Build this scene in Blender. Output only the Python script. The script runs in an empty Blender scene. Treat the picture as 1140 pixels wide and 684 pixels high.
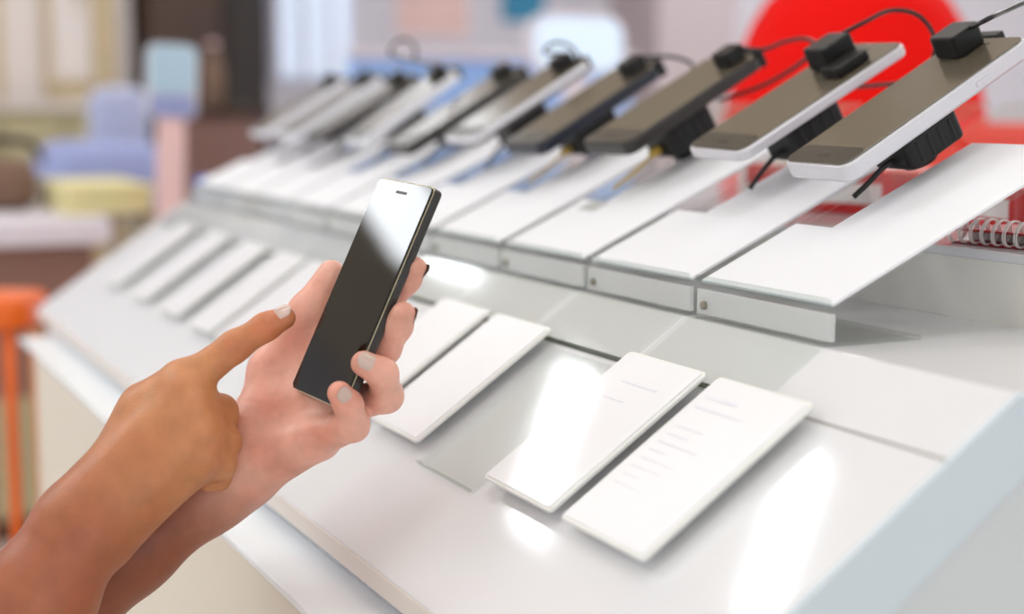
import bpy, bmesh, math, random
import numpy as np
from mathutils import Vector, Matrix
random.seed(7)
sc = bpy.context.scene
COL = sc.collection
PI = math.pi

# ------------------------------------------------------------------ camera model
FPX = 1700.0; CX, CY = 570.0, 342.0
pitch = math.atan((CY - 118.0) / FPX)
ang_up = np.array([0, math.sin(pitch), math.cos(pitch)])
ang_f = np.array([0, math.cos(pitch), -math.sin(pitch)])
def _ray(px, py):
    return np.array([1, 0, 0]) * (px - CX) / FPX + ang_up * (CY - py) / FPX + ang_f
_L = _ray(-250, 118); _L = _L / np.linalg.norm(_L)
EX = -_L; EZ = np.array([0, 0, 1.0]); EY = np.cross(EZ, EX)
MM = np.array([EX, EY, EZ])
CAM = np.array([0, 0, 1.40])
def at(px, py, d):                       # point seen at (px, py), d metres in front of the camera
    return Vector(CAM + MM @ _ray(px, py) * d)
def on_plane(px, py, p0, n):
    r = MM @ _ray(px, py); n = np.array(n, float)
    return Vector(CAM + r * (np.dot(n, np.array(p0) - CAM) / np.dot(n, r)))
def at_x(px, py, X): return on_plane(px, py, (X, 0, 0), (1, 0, 0))
def at_y(px, py, Y): return on_plane(px, py, (0, Y, 0), (0, 1, 0))

cam_d = bpy.data.cameras.new('camera'); cam = bpy.data.objects.new('camera', cam_d); COL.objects.link(cam)
r_, u_, b_ = MM @ np.array([1, 0, 0.]), MM @ ang_up, -(MM @ ang_f)
cam.matrix_world = Matrix(((r_[0], u_[0], b_[0], CAM[0]), (r_[1], u_[1], b_[1], CAM[1]), (r_[2], u_[2], b_[2], CAM[2]), (0, 0, 0, 1)))
cam_d.sensor_width = 36; cam_d.lens = FPX / 1140 * 36
cam_d.clip_start = 0.02
cam_d.dof.use_dof = True; cam_d.dof.focus_distance = 0.885; cam_d.dof.aperture_fstop = 3.2
sc.camera = cam
sc.view_settings.view_transform = 'Standard'; sc.view_settings.look = 'None'
sc.view_settings.gamma = 1; sc.view_settings.use_curve_mapping = False
sc.view_settings.exposure = -0.3

# ------------------------------------------------------------------ materials
def lin(c): return tuple((x / 12.92 if x <= 0.04045 else ((x + 0.055) / 1.055) ** 2.4) for x in c)
def rgb(r, g, b): return lin((r / 255, g / 255, b / 255)) + (1,)
def mat(name, col, rough=0.5, metal=0.0, coat=0.0, noise=0.0, nscale=30, bump=0.0, bscale=200, emit=0.0, spec=0.5, sss=0.0):
    m = bpy.data.materials.new(name); m.use_nodes = True
    nt = m.node_tree; p = nt.nodes['Principled BSDF']
    p.inputs['Base Color'].default_value = col
    p.inputs['Roughness'].default_value = rough; p.inputs['Metallic'].default_value = metal
    p.inputs['Coat Weight'].default_value = coat; p.inputs['Specular IOR Level'].default_value = spec
    p.inputs['Coat Roughness'].default_value = 0.05
    if emit:
        p.inputs['Emission Color'].default_value = col; p.inputs['Emission Strength'].default_value = emit
    if noise or bump:
        tc = nt.nodes.new('ShaderNodeTexCoord')
    if noise:
        n = nt.nodes.new('ShaderNodeTexNoise'); n.inputs['Scale'].default_value = nscale; n.inputs['Detail'].default_value = 4
        nt.links.new(tc.outputs['Object'], n.inputs['Vector'])
        mx = nt.nodes.new('ShaderNodeMix'); mx.data_type = 'RGBA'
        mx.inputs[6].default_value = tuple(max(0, c * (1 - noise)) for c in col[:3]) + (1,)
        mx.inputs[7].default_value = tuple(min(1, c * (1 + noise)) for c in col[:3]) + (1,)
        nt.links.new(n.outputs['Fac'], mx.inputs[0]); nt.links.new(mx.outputs[2], p.inputs['Base Color'])
    if bump:
        n2 = nt.nodes.new('ShaderNodeTexNoise'); n2.inputs['Scale'].default_value = bscale
        nt.links.new(tc.outputs['Object'], n2.inputs['Vector'])
        bp = nt.nodes.new('ShaderNodeBump'); bp.inputs['Strength'].default_value = bump; bp.inputs['Distance'].default_value = 0.001
        nt.links.new(n2.outputs['Fac'], bp.inputs['Height']); nt.links.new(bp.outputs['Normal'], p.inputs['Normal'])
    return m
def acrylic(name, tint=(0.95, 0.97, 0.96, 1), gloss=1.0, rough=0.03):
    m = bpy.data.materials.new(name); m.use_nodes = True; nt = m.node_tree; nt.nodes.clear()
    out = nt.nodes.new('ShaderNodeOutputMaterial'); mix = nt.nodes.new('ShaderNodeMixShader')
    tr = nt.nodes.new('ShaderNodeBsdfTransparent'); tr.inputs['Color'].default_value = tint
    gl = nt.nodes.new('ShaderNodeBsdfGlossy'); gl.inputs['Roughness'].default_value = rough
    fr = nt.nodes.new('ShaderNodeFresnel'); fr.inputs['IOR'].default_value = 1.45
    ge = nt.nodes.new('ShaderNodeNewGeometry'); mr = nt.nodes.new('ShaderNodeMapRange')   # thin sheet: same reflectance from both sides
    mr.inputs[3].default_value = 1.45; mr.inputs[4].default_value = 1 / 1.45
    nt.links.new(ge.outputs['Backfacing'], mr.inputs[0]); nt.links.new(mr.outputs[0], fr.inputs['IOR'])
    mu = nt.nodes.new('ShaderNodeMath'); mu.operation = 'MULTIPLY'; mu.inputs[1].default_value = gloss
    nt.links.new(fr.outputs[0], mu.inputs[0]); nt.links.new(mu.outputs[0], mix.inputs[0])
    nt.links.new(tr.outputs[0], mix.inputs[1]); nt.links.new(gl.outputs[0], mix.inputs[2])
    nt.links.new(mix.outputs[0], out.inputs['Surface'])
    return m
M = dict(
    deck=mat('white_gloss_laminate', rgb(228, 228, 231), 0.07, noise=0.015, nscale=12, bump=0.02, bscale=18),
    jointgrey=mat('grey_joint', rgb(150, 146, 140), 0.5, noise=0.05),
    face=mat('beige_laminate', rgb(226, 216, 208), 0.4, noise=0.02, nscale=8),
    cab=mat('cream_cabinet_paint', rgb(226, 216, 202), 0.5, noise=0.02, nscale=6),
    ledge=mat('pale_ledge_laminate', rgb(242, 246, 250), 0.25, noise=0.01),
    side=mat('grey_side_laminate', rgb(206, 210, 213), 0.4, noise=0.02),
    sideband=mat('blue_grey_edge', rgb(205, 216, 224), 0.35, noise=0.01),
    riser=mat('grey_brushed_panel', rgb(240, 238, 230), 0.22, noise=0.05, nscale=9),
    acry=acrylic('clear_acrylic', (0.985, 0.99, 0.987, 1), 0.7),
    acry2=acrylic('clear_acrylic_plate', (0.965, 0.977, 0.97, 1), 0.8, 0.06),
    edge=acrylic('acrylic_polished_edge', (0.90, 0.93, 0.92, 1), 1.0, 0.05),
    edgedark=acrylic('acrylic_dark_edge', (0.50, 0.52, 0.48, 1), 1.0, 0.08), boltmetal=mat('brushed_bolt', rgb(150, 146, 132), 0.35, metal=0.6, noise=0.05),
    paper=mat('white_card_paper', rgb(243, 243, 247), 0.35, coat=0.8, noise=0.01, nscale=60),
    sheet=mat('white_info_sheet', rgb(243, 243, 248), 0.6, noise=0.01, nscale=60),
    ink=mat('faded_grey_violet_ink', rgb(230, 228, 236), 0.6, noise=0.05),
    greyprint=mat('printed_grey_block', rgb(188, 188, 186), 0.6, noise=0.05),
    holder=mat('white_plastic_holder', rgb(236, 236, 232), 0.3, noise=0.01),
    black=mat('black_rubber_plastic', rgb(14, 12, 12), 0.4, spec=0.35, noise=0.2, nscale=80, bump=0.1, bscale=400),
    cable=mat('black_cable', rgb(18, 16, 15), 0.35, noise=0.1),
    glass=mat('black_glass', rgb(20, 16, 14), 0.06, spec=0.5, noise=0.05, nscale=5),
    screen=mat('dark_screen_tan_reflection', rgb(92, 84, 70), 0.2, spec=1.0, noise=0.05, nscale=5),  # tan reflection of the surroundings put into the base colour
    chin=mat('dark_grey_bezel', rgb(58, 54, 48), 0.3, noise=0.05),
    gsc=mat('held_phone_glass', rgb(14, 11, 8), 0.04, spec=0.5, noise=0.05, nscale=5),
    bodyblk=mat('charcoal_phone_body', rgb(42, 38, 36), 0.35, noise=0.05),
    bodynavy=mat('navy_phone_body', rgb(20, 26, 42), 0.3, noise=0.05),
    bodywht=mat('white_phone_body', rgb(240, 240, 248), 0.25, noise=0.01),
    bodysil=mat('silver_phone_body', rgb(212, 210, 216), 0.3, metal=0.2, noise=0.02),
    gold=mat('pale_gold_trim', rgb(190, 180, 150), 0.25, metal=0.8, noise=0.05),
    yellow=mat('ochre_yellow_plug', rgb(200, 165, 70), 0.45, noise=0.08),
    red=mat('red_upholstery', (0.80, 0.004, 0.002, 1), 0.8, spec=0.15, noise=0.06, nscale=4, bump=0.2, bscale=90),
    redpack=mat('red_package_card', (0.62, 0.008, 0.008, 1), 0.4, noise=0.05),
    whitepack=mat('white_package_card', rgb(238, 232, 230), 0.4, noise=0.03),
    notecover=mat('dark_red_notebook_cover', rgb(170, 16, 24), 0.5, noise=0.4, nscale=120),
    wire=mat('white_coated_wire', rgb(240, 232, 228), 0.3, noise=0.02),
    orange=mat('orange_paint', rgb(238, 104, 8), 0.4, noise=0.04),
    peach=mat('peach_orange_paint', rgb(226, 160, 104), 0.4, noise=0.04),
    floor=mat('beige_floor_tile', rgb(214, 206, 196), 0.4, noise=0.06, nscale=3),
    wall=mat('lavender_grey_wall', rgb(206, 202, 212), 0.8, noise=0.02, nscale=3),
    ceil=mat('warm_tan_ceiling', rgb(232, 218, 196), 0.9, noise=0.03, nscale=3),
    cream=mat('cream_wardrobe_paint', rgb(216, 206, 202), 0.6, noise=0.03, nscale=4),
    oak=mat('tan_oak_trim', rgb(192, 172, 138), 0.6, noise=0.12, nscale=14),
    olive=mat('olive_beige_cabinet', rgb(176, 166, 132), 0.6, noise=0.06, nscale=5),
    brown=mat('dark_brown_wood', rgb(66, 44, 34), 0.5, noise=0.3, nscale=5),
    nearblack=mat('black_brown_wood', rgb(34, 24, 20), 0.5, noise=0.2, nscale=5),
    peri=mat('periwinkle_fabric', rgb(150, 160, 208), 0.7, noise=0.06, nscale=20),
    perilt=mat('pale_periwinkle_fabric', rgb(178, 184, 212), 0.7, noise=0.05, nscale=20),
    yell=mat('pale_yellow_box_card', rgb(226, 216, 160), 0.6, noise=0.05),
    bluebox=mat('blue_plastic', rgb(70, 110, 200), 0.5, noise=0.05),
    lavtop=mat('lavender_white_table', rgb(226, 220, 230), 0.4, noise=0.02),
    redbrown=mat('reddish_brown_wood', rgb(140, 104, 92), 0.6, noise=0.15, nscale=8),
    glow=mat('pale_blue_lit_panel', rgb(214, 228, 250), 0.4, emit=0.55),
    screenlit=mat('lit_pale_blue_screen', rgb(206, 226, 246), 0.2, emit=0.55),
    paleblue=mat('pale_blue_panel', rgb(150, 188, 246), 0.4, noise=0.06, nscale=6),
    pinkposter=mat('pink_beige_poster', rgb(224, 190, 186), 0.7, noise=0.15, nscale=4),
    teal=mat('teal_poster', rgb(50, 130, 168), 0.6, noise=0.25, nscale=6),
    mauve=mat('mauve_grey_paint', rgb(176, 162, 166), 0.7, noise=0.05),
    tabletblue=mat('pale_blue_screen_film', rgb(176, 206, 226), 0.2, noise=0.15, nscale=9),
    pink=mat('pale_pink_plastic', rgb(236, 200, 200), 0.4, noise=0.03),
    brownbag=mat('brown_leather', rgb(120, 92, 74), 0.6, noise=0.2, nscale=10),
    lamp=mat('lamp_diffuser', (0.93, 0.965, 1.0, 1), 0.5, emit=14.0), lampnear=mat('soft_lamp_diffuser', (0.93, 0.965, 1.0, 1), 0.5, emit=4.6),
    lampframe=mat('white_lamp_frame', rgb(230, 230, 228), 0.5, noise=0.01),
    nail=mat('taupe_nail_varnish', rgb(200, 172, 160), 0.18, coat=0.5, noise=0.04),
    nailp=mat('pearl_pink_nail_varnish', rgb(206, 176, 166), 0.2, metal=0.1, coat=0.6, noise=0.1, nscale=300),
    naild=mat('dark_brown_nail_varnish', rgb(96, 62, 52), 0.2, coat=0.5, noise=0.04),
)

def translucent(name, col, amount):
    m = mat(name, col, 0.6); nt = m.node_tree; p = nt.nodes['Principled BSDF']; out = nt.nodes['Material Output']
    tl = nt.nodes.new('ShaderNodeBsdfTranslucent'); tl.inputs['Color'].default_value = col
    n = nt.nodes.new('ShaderNodeTexNoise'); n.inputs['Scale'].default_value = 40
    mr = nt.nodes.new('ShaderNodeMapRange'); mr.inputs[3].default_value = amount * 0.9; mr.inputs[4].default_value = amount * 1.1
    mx = nt.nodes.new('ShaderNodeMixShader'); nt.links.new(n.outputs['Fac'], mr.inputs[0]); nt.links.new(mr.outputs[0], mx.inputs[0])
    nt.links.new(p.outputs[0], mx.inputs[1]); nt.links.new(tl.outputs[0], mx.inputs[2]); nt.links.new(mx.outputs[0], out.inputs['Surface'])
    return m
M['sheet'] = translucent('white_info_sheet', rgb(248, 248, 252), 0.15)
def frosted(name, amount):
    m = acrylic(name, (0.97, 0.98, 0.975, 1), 0.8, 0.15); nt = m.node_tree; out = nt.nodes['Material Output']; base = out.inputs['Surface'].links[0].from_socket
    tl = nt.nodes.new('ShaderNodeBsdfTranslucent'); tl.inputs['Color'].default_value = (0.9, 0.92, 0.91, 1)
    df = nt.nodes.new('ShaderNodeBsdfDiffuse'); df.inputs['Color'].default_value = (0.96, 0.97, 0.965, 1)
    a = nt.nodes.new('ShaderNodeMixShader'); a.inputs[0].default_value = 0.8
    nt.links.new(tl.outputs[0], a.inputs[1]); nt.links.new(df.outputs[0], a.inputs[2])
    b = nt.nodes.new('ShaderNodeMixShader'); b.inputs[0].default_value = amount
    nt.links.new(base, b.inputs[1]); nt.links.new(a.outputs[0], b.inputs[2]); nt.links.new(b.outputs[0], out.inputs['Surface'])
    return m
M['frost'] = frosted('hazy_acrylic', 0.45)

# ------------------------------------------------------------------ object helpers
def tag(o, label=None, cat=None, group=None, kind=None):
    if label: o['label'] = label
    if cat: o['category'] = cat
    if group: o['group'] = group
    if kind: o['kind'] = kind
    return o
def thing(name, label, cat, mw=None, group=None):
    o = bpy.data.objects.new(name, None); COL.objects.link(o); o.empty_display_size = 0.02
    if mw is not None: o.matrix_world = mw if isinstance(mw, Matrix) else Matrix.Translation(mw)
    return tag(o, label, cat, group)
def link(name, bm, m, parent=None, smooth=False, auto=None):
    me = bpy.data.meshes.new(name)
    bmesh.ops.recalc_face_normals(bm, faces=bm.faces[:])
    bm.to_mesh(me); bm.free()
    me.materials.append(m if not isinstance(m, str) else M[m])
    if smooth: me.polygons.foreach_set('use_smooth', [True] * len(me.polygons))
    o = bpy.data.objects.new(name, me); COL.objects.link(o)
    if parent is not None: o.parent = parent
    return o
def frame(o, x, y, z):
    return Matrix(((x[0], y[0], z[0], o[0]), (x[1], y[1], z[1], o[1]), (x[2], y[2], z[2], o[2]), (0, 0, 0, 1)))
def slope_frame(o, deg, yaw=0.0):
    b = math.radians(deg)
    m = frame(o, (1, 0, 0), (0, math.cos(b), math.sin(b)), (0, -math.sin(b), math.cos(b)))
    return m @ Matrix.Rotation(yaw, 4, 'Z')
def add_box(bm, lo, hi, bev=0.0, mw=None, seg=2):
    c = [(a + b) / 2 for a, b in zip(lo, hi)]; s = [abs(b - a) for a, b in zip(lo, hi)]
    r = bmesh.ops.create_cube(bm, size=1.0, matrix=Matrix.Translation(c) @ Matrix.Diagonal((*s, 1)))
    vs = r['verts']
    if bev:
        es = list({e for v in vs for e in v.link_edges})
        g = bmesh.ops.bevel(bm, geom=es, offset=min(bev, min(s) * 0.45), segments=seg, affect='EDGES', profile=0.5)
        vs = list({v for f in g['faces'] for v in f.verts} | {v for v in vs if v.is_valid})
    if mw is not None: bmesh.ops.transform(bm, matrix=mw, verts=vs)
    return bm
def box(lo, hi, bev=0.0): return add_box(bmesh.new(), lo, hi, bev)
def add_prism(bm, poly, a0, a1, axis=0):
    """poly of 2-D points in the two other axes, extruded from a0 to a1 along axis."""
    def P(p, a):
        q = list(p); q.insert(axis, a); return q
    v0 = [bm.verts.new(P(p, a0)) for p in poly]; v1 = [bm.verts.new(P(p, a1)) for p in poly]
    n = len(poly)
    bm.faces.new(v0[::-1]); bm.faces.new(v1)
    for i in range(n): bm.faces.new((v0[i], v0[(i + 1) % n], v1[(i + 1) % n], v1[i]))
    return bm
def rrect(w, l, r, seg=6, cx=0, cy=0):
    r = max(min(r, w / 2 - 1e-5, l / 2 - 1e-5), 1e-5); pts = []
    for k, (sx, sy) in enumerate(((1, 1), (-1, 1), (-1, -1), (1, -1))):
        for i in range(seg + 1):
            t = PI / 2 * (k + i / seg)
            pts.append((cx + sx * (w / 2 - r) + r * math.cos(t), cy + sy * (l / 2 - r) + r * math.sin(t)))
    return pts
def add_slab(bm, w, l, r, z0, z1, bev=0.001, cx=0, cy=0, seg=6, nb=3):
    rings = []
    for i in range(nb + 1):
        t = PI / 2 * i / nb; rings.append((bev * (1 - math.sin(t)), z0 + bev * (1 - math.cos(t))))
    for i in range(nb + 1):
        t = PI / 2 * i / nb; rings.append((bev * (1 - math.cos(t)), z1 - bev * (1 - math.sin(t))))
    prev = None
    for k, (ins, z) in enumerate(rings):
        vs = [bm.verts.new((x, y, z)) for x, y in rrect(w - 2 * ins, l - 2 * ins, r - ins, seg, cx, cy)]
        if prev:
            n = len(vs)
            for i in range(n): bm.faces.new((prev[i], prev[(i + 1) % n], vs[(i + 1) % n], vs[i]))
        else: bm.faces.new(vs[::-1])
        prev = vs
    bm.faces.new(prev)
    return bm
def slab(*a, **k): return add_slab(bmesh.new(), *a, **k)
def spline(pts, n=8):
    pts = [Vector(p) for p in pts]; out = []
    P = [pts[0] * 2 - pts[1]] + pts + [pts[-1] * 2 - pts[-2]]
    for i in range(1, len(P) - 2):
        for k in range(n):
            t = k / n; a, b, c, d = P[i - 1], P[i], P[i + 1], P[i + 2]
            out.append(0.5 * ((2 * b) + (c - a) * t + (2 * a - 5 * b + 4 * c - d) * t * t + (3 * b - a - 3 * c + d) * t ** 3))
    out.append(pts[-1]); return out
def add_tube(bm, pts, r, seg=10):
    prev = None; up = Vector((0.13, 0.21, 0.97))
    for i, p in enumerate(pts):
        t = (pts[min(i + 1, len(pts) - 1)] - pts[max(i - 1, 0)]).normalized()
        a = t.cross(up); a = a.normalized() if a.length > 1e-4 else Vector((1, 0, 0)); b = t.cross(a)
        rr = r[i] if isinstance(r, (list, tuple)) else r
        ring = [bm.verts.new(p + (a * math.cos(2 * PI * k / seg) + b * math.sin(2 * PI * k / seg)) * rr) for k in range(seg)]
        if prev:
            for k in range(seg): bm.faces.new((prev[k], prev[(k + 1) % seg], ring[(k + 1) % seg], ring[k]))
        else: bm.faces.new(ring[::-1])
        prev = ring
    bm.faces.new(prev); return bm
def tube(pts, r, seg=10, n=8): return add_tube(bmesh.new(), spline(pts, n), r, seg)
def lathe(prof, seg=32, sx=1.0, sy=1.0):
    bm = bmesh.new(); prev = None
    for rr, z in prof:
        ring = [bm.verts.new((rr * sx * math.cos(2 * PI * k / seg), rr * sy * math.sin(2 * PI * k / seg), z)) for k in range(seg)]
        if prev:
            for k in range(seg): bm.faces.new((prev[k], prev[(k + 1) % seg], ring[(k + 1) % seg], ring[k]))
        else: bm.faces.new(ring[::-1])
        prev = ring
    bm.faces.new(prev); return bm

# ------------------------------------------------------------------ setting
FAR = -6.2
tag(link('floor', box((-6.4, -4, -0.1), (2.5, 7.5, 0)), 'floor'), 'beige shop floor', 'floor', kind='structure')
tag(link('wall_far', box((FAR - 0.1, -4, 0), (FAR, 7.5, 3.1)), 'wall'), 'pale lavender grey wall far behind the counter', 'wall', kind='structure')
tag(link('ceiling', box((-6.4, -4, 3.1), (2.5, 7.5, 3.2)), 'ceil'), 'warm tan shop ceiling', 'ceiling', kind='structure')

# ceiling lamps in rows
def ceiling_lamp(x, y, sx, sy, mt='lamp'):
    t = thing('ceiling_lamp', None, None, Vector((x, y, 3.1)), 'ceiling lamps over the shop')
    tag(t, 'flat white ceiling lamp over the shop floor', 'ceiling lamp')
    bm = bmesh.new(); w = 0.03
    for a in ((-sx / 2 - w, -sy / 2 - w, -sx / 2, sy / 2 + w), (sx / 2, -sy / 2 - w, sx / 2 + w, sy / 2 + w),
              (-sx / 2, -sy / 2 - w, sx / 2, -sy / 2), (-sx / 2, sy / 2, sx / 2, sy / 2 + w)):
        add_box(bm, (a[0], a[1], -0.05), (a[2], a[3], 0), 0.004)
    link('frame', bm, 'lampframe', t)
    link('diffuser', box((-sx / 2, -sy / 2, -0.03), (sx / 2, sy / 2, -0.01)), mt, t)
ceiling_lamp(-2.86, 0.24, 0.16, 0.42)
ceiling_lamp(-4.01, 0.20, 0.25, 0.52)
ceiling_lamp(-4.46, -2.25, 0.60, 0.62)
ceiling_lamp(-2.75, -1.3, 0.6, 0.9)  # added lamp out of view, brightens the far part of the counter
for x, y, sx, sy in ((-1.7, 0.6, 0.5, 0.9), (-1.7, -0.9, 0.5, 0.9), (-0.5, 0.2, 0.5, 0.9), (-0.4, 1.6, 0.5, 0.9), (-0.4, -1.4, 0.5, 0.9), (0.9, 0.2, 0.5, 0.9),
                     (-2.6, 3.0, 0.7, 0.9), (-4.2, 3.0, 0.7, 0.9), (-4.6, 4.4, 0.7, 0.9), (-5.2, 1.0, 0.5, 0.7)):
    ceiling_lamp(x, y, sx, sy, 'lampnear' if x > -2 else 'lamp')

# ------------------------------------------------------------------ counter
SL = 34.5; TS = math.tan(math.radians(SL))
YF, ZF = 0.2954, 1.1369                  # front lip of the deck
YB = 0.493; ZB = ZF + (YB - YF) * TS     # back edge of the sloping deck
XR, XL = -0.509, -2.06
YS, ZS = 0.640, 1.3155                   # rear shelf
YE = 1.15
def deck_z(y): return ZF + (y - YF) * TS
ctr = thing('display_counter', 'long white sloping shop display counter carrying the phones', 'counter', Vector((0, 0, 0)))
bm = bmesh.new()
add_prism(bm, [(YF, ZF), (YB, ZB), (YS, ZB), (YS, ZB - 0.03), (YB + 0.004, ZB - 0.03), (YF + 0.012, ZF - 0.0275), (YF, ZF - 0.012)], XL, XR)
o = link('sloping_top', bm, 'deck', ctr)
bv = o.modifiers.new('b', 'BEVEL'); bv.width = 0.0012; bv.segments = 2
o = link('front_lip', box((XL, YF - 0.0012, ZF - 0.0125), (XR, YF - 0.0001, ZF - 0.0008)), 'face', ctr)
o['label'] = 'beige front edge strip'
bm = bmesh.new()
add_prism(bm, [(YF - 0.002 + 0.012, ZF - 0.029), (YB, ZB - 0.031), (YS, ZB - 0.031), (YS, 1.10), (YF + 0.01, 1.10)], XL + 0.006, XR - 0.0005)
link('support_box', bm, 'side', ctr)
ZL = 1.1125
link('ledge', box((XL + 0.09, 0.2585, ZL - 0.005), (XR + 0.004, YS, ZL), 0.001), 'ledge', ctr)
link('cabinet', box((XL + 0.19, 0.2625, 0.08), (XR, YE, ZL - 0.0052), 0.002), 'cab', ctr)
link('plinth', box((XL + 0.22, 0.30, 0.0), (XR - 0.03, YE - 0.03, 0.0795)), 'side', ctr)
bm = bmesh.new()
add_prism(bm, [(YF, ZF - 0.0005), (YB, ZB - 0.0005), (YS, ZB - 0.0005), (YS, ZB - 0.033), (YB + 0.012, ZB - 0.033), (YF + 0.022, ZF - 0.034)], XR + 0.0001, XR + 0.003)
o = link('end_edging', bm, 'sideband', ctr); o['label'] = 'pale blue grey end edging'
yj = 0.4535
bm = bmesh.new(); add_box(bm, (-0.647, 0, 0.0001), (XR, 0.0014, 0.0003), mw=slope_frame((0, yj, deck_z(yj)), SL)); link('joint_strip', bm, 'jointgrey', ctr)['label'] = 'grey joint line in the top'
link('rear_riser', box((XL, YS, ZB - 0.05), (XR, YS + 0.014, ZS - 0.006)), 'riser', ctr)['label'] = 'grey upright panel behind the stands'
link('rear_shelf', box((XL, YS - 0.001, ZS - 0.006), (XR + 0.003, YE, ZS), 0.001), 'deck', ctr)
link('rear_body', box((XL + 0.004, YS + 0.0145, ZL - 0.005), (XR - 0.002, YE - 0.004, ZS - 0.0065)), 'side', ctr)

# ------------------------------------------------------------------ price cards on the slope
S = 0.898
def card(xr, w, label, ink=None, y0=0.3595, y1=0.4565, lift=0.0075, skew=0.0, thick=0.0024):
    L = (y1 - y0) / math.cos(math.radians(SL))
    t = thing('price_card', label, 'price card', slope_frame((xr - w / 2, y0, deck_z(y0)), SL, skew), 'price cards on the sloping counter')
    link('foot', slab(w * 0.55, L * 0.7, 0.004, 0.0002, lift, 0.0006, 0, L / 2), 'holder', t)
    link('backing', slab(w, L, 0.0035, lift, lift + thick, 0.0008, 0, L / 2), 'holder', t)
    link('paper', slab(w - 0.005, L - 0.004, 0.002, lift + thick + 0.0001, lift + thick + 0.0007, 0.0002, 0, L / 2), 'paper', t)
    z = lift + thick + 0.0008
    if ink:
        bm = bmesh.new()
        for (u0, u1, v, h) in ink:
            add_box(bm, (-w / 2 + w * u0, L * v - h / 2, z), (-w / 2 + w * u1, L * v + h / 2, z + 0.0001))
        tag(link('printed_lines', bm, 'ink', t), 'faded printed lines')
    return t
WC = 0.094 * S
card(-0.667 * S, WC, 'white price card nearest the right end of the sloping counter, with faint printed lines',
     [(0.10, 0.45, 0.86, 0.0022), (0.10, 0.62, 0.79, 0.0016)] + [(0.12, 0.3 + 0.4 * random.random(), 0.66 - 0.055 * k, 0.0008) for k in range(8)])
card(-0.774 * S, WC, 'white price card with a bright glare streak, second from the right end',
     [(0.30, 0.75, 0.80, 0.0014), (0.30, 0.55, 0.68, 0.0008)])
card(-0.982 * S, WC, 'sharply focused white price card beside the fingertips of the holding hand', [(0.2, 0.7, 0.62, 0.0006)])
card(-1.089 * S, WC, 'white price card partly hidden behind the fingers of the holding hand')
card(-1.290 * S, WC, 'white price card hidden behind the held phone')
card(-1.445 * S, WC, 'white price card just above the fingernail of the pointing finger')
card(-1.557 * S, WC, 'bright blurred white price card above the middle of the pointing finger')
card(-1.700 * S, WC, 'blurred white price card above the knuckle of the pointing hand')
card(-1.862 * S, WC, 'blurred white price card, second from the far left end of the counter')
card(-2.03 * S, WC, 'blurred white price card nearest the far left end of the counter')
# clear empty holder between cards
t = thing('card_sleeve', 'empty clear plastic sleeve on the slope between the sharp card and the glare-streaked card', 'card sleeve', slope_frame((-0.926 * S, 0.352, deck_z(0.352)), SL))
link('sleeve', slab(WC, 0.118, 0.003, 0.0003, 0.0022, 0.0004, 0, 0.059), 'acry2', t)
link('rim', slab(WC, 0.0016, 0.0007, 0.0023, 0.0036, 0.0003, 0, 0.0008), 'edge', t)

# ------------------------------------------------------------------ acrylic stands, sheets, phones
PITCH = 0.155 * S
YP, ZP = 0.4985, 1.2905                  # lower front corner of the sloping stand panel
BP = 25.0; TB = math.tan(math.radians(BP))
ORD = ['', 'first', 'second', 'third', 'fourth', 'fifth', 'sixth', 'seventh', 'eighth', 'ninth', 'tenth', 'eleventh', 'twelfth']
def stand(xr, idx, label):
    w = 0.146 * S; xc = xr - w / 2
    t = thing('acrylic_stand', label, 'stand', Vector((xc, YP, ZB)), 'clear acrylic phone stands')
    # base plate lying on the top of the slope
    bm = bmesh.new(); y0 = 0.4535 - YP; y1 = YB - YP
    zz = lambda y: deck_z(y + YP) - ZB
    add_prism(bm, [(y0, zz(y0) + 0.0003), (y1, zz(y1) + 0.0003), (0.06, 0.0003), (0.06, 0.0028), (y1 - 0.001, zz(y1) + 0.0032), (y0, zz(y0) + 0.0030)], -w / 2, w / 2)
    link('base_plate', bm, 'acry2', t)
    # front upright under the panel
    link('front_upright', box((-w / 2, -0.0015, 0.0030), (w / 2, 0.0012, 0.0178)), 'frost', t)
    link('base_edge', box((-w / 2 + 0.0005, y0 - 0.0012, zz(y0) + 0.0003), (w / 2 - 0.0005, y0 - 0.0001, zz(y0) + 0.0032)), 'edgedark', t)['label'] = 'darker polished edge'
    for sx in (-0.43,):
        bm = lathe([(0.0026, 0.0), (0.0026, 0.0022), (0.0016, 0.0028)], 14); bmesh.ops.rotate(bm, matrix=Matrix.Rotation(PI / 2, 3, 'X'), verts=bm.verts); bmesh.ops.translate(bm, vec=(sx * w, -0.0016, 0.0085), verts=bm.verts)
        link('bolt', bm, 'boltmetal', t)
    # sloping panel
    pm = Matrix.Translation((0, 0, ZP - ZB)) @ Matrix.Rotation(math.radians(BP), 4, 'X')
    ln = 0.262
    bm = bmesh.new(); add_slab(bm, w, ln, 0.004, 0, 0.003, 0.0006, 0, ln / 2); bmesh.ops.transform(bm, matrix=pm, verts=bm.verts)
    link('panel', bm, 'acry', t)
    # lip that stops the sheet
    bm = bmesh.new(); add_slab(bm, w, 0.002, 0.0008, 0.003, 0.0085, 0.0004, 0, 0.001); bmesh.ops.transform(bm, matrix=pm, verts=bm.verts)
    link('lip', bm, 'edge', t)
    # rear legs down to the shelf
    yl = 0.1435; zt = ZP - ZB + yl * TB
    for sx in (-1, 1):
        link('leg', box((sx * (w / 2 - 0.012) - 0.008, yl - 0.002, ZS - ZB + 0.0002), (sx * (w / 2 - 0.012) + 0.008, yl + 0.001, zt)), 'acry', t)
    return t
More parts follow.
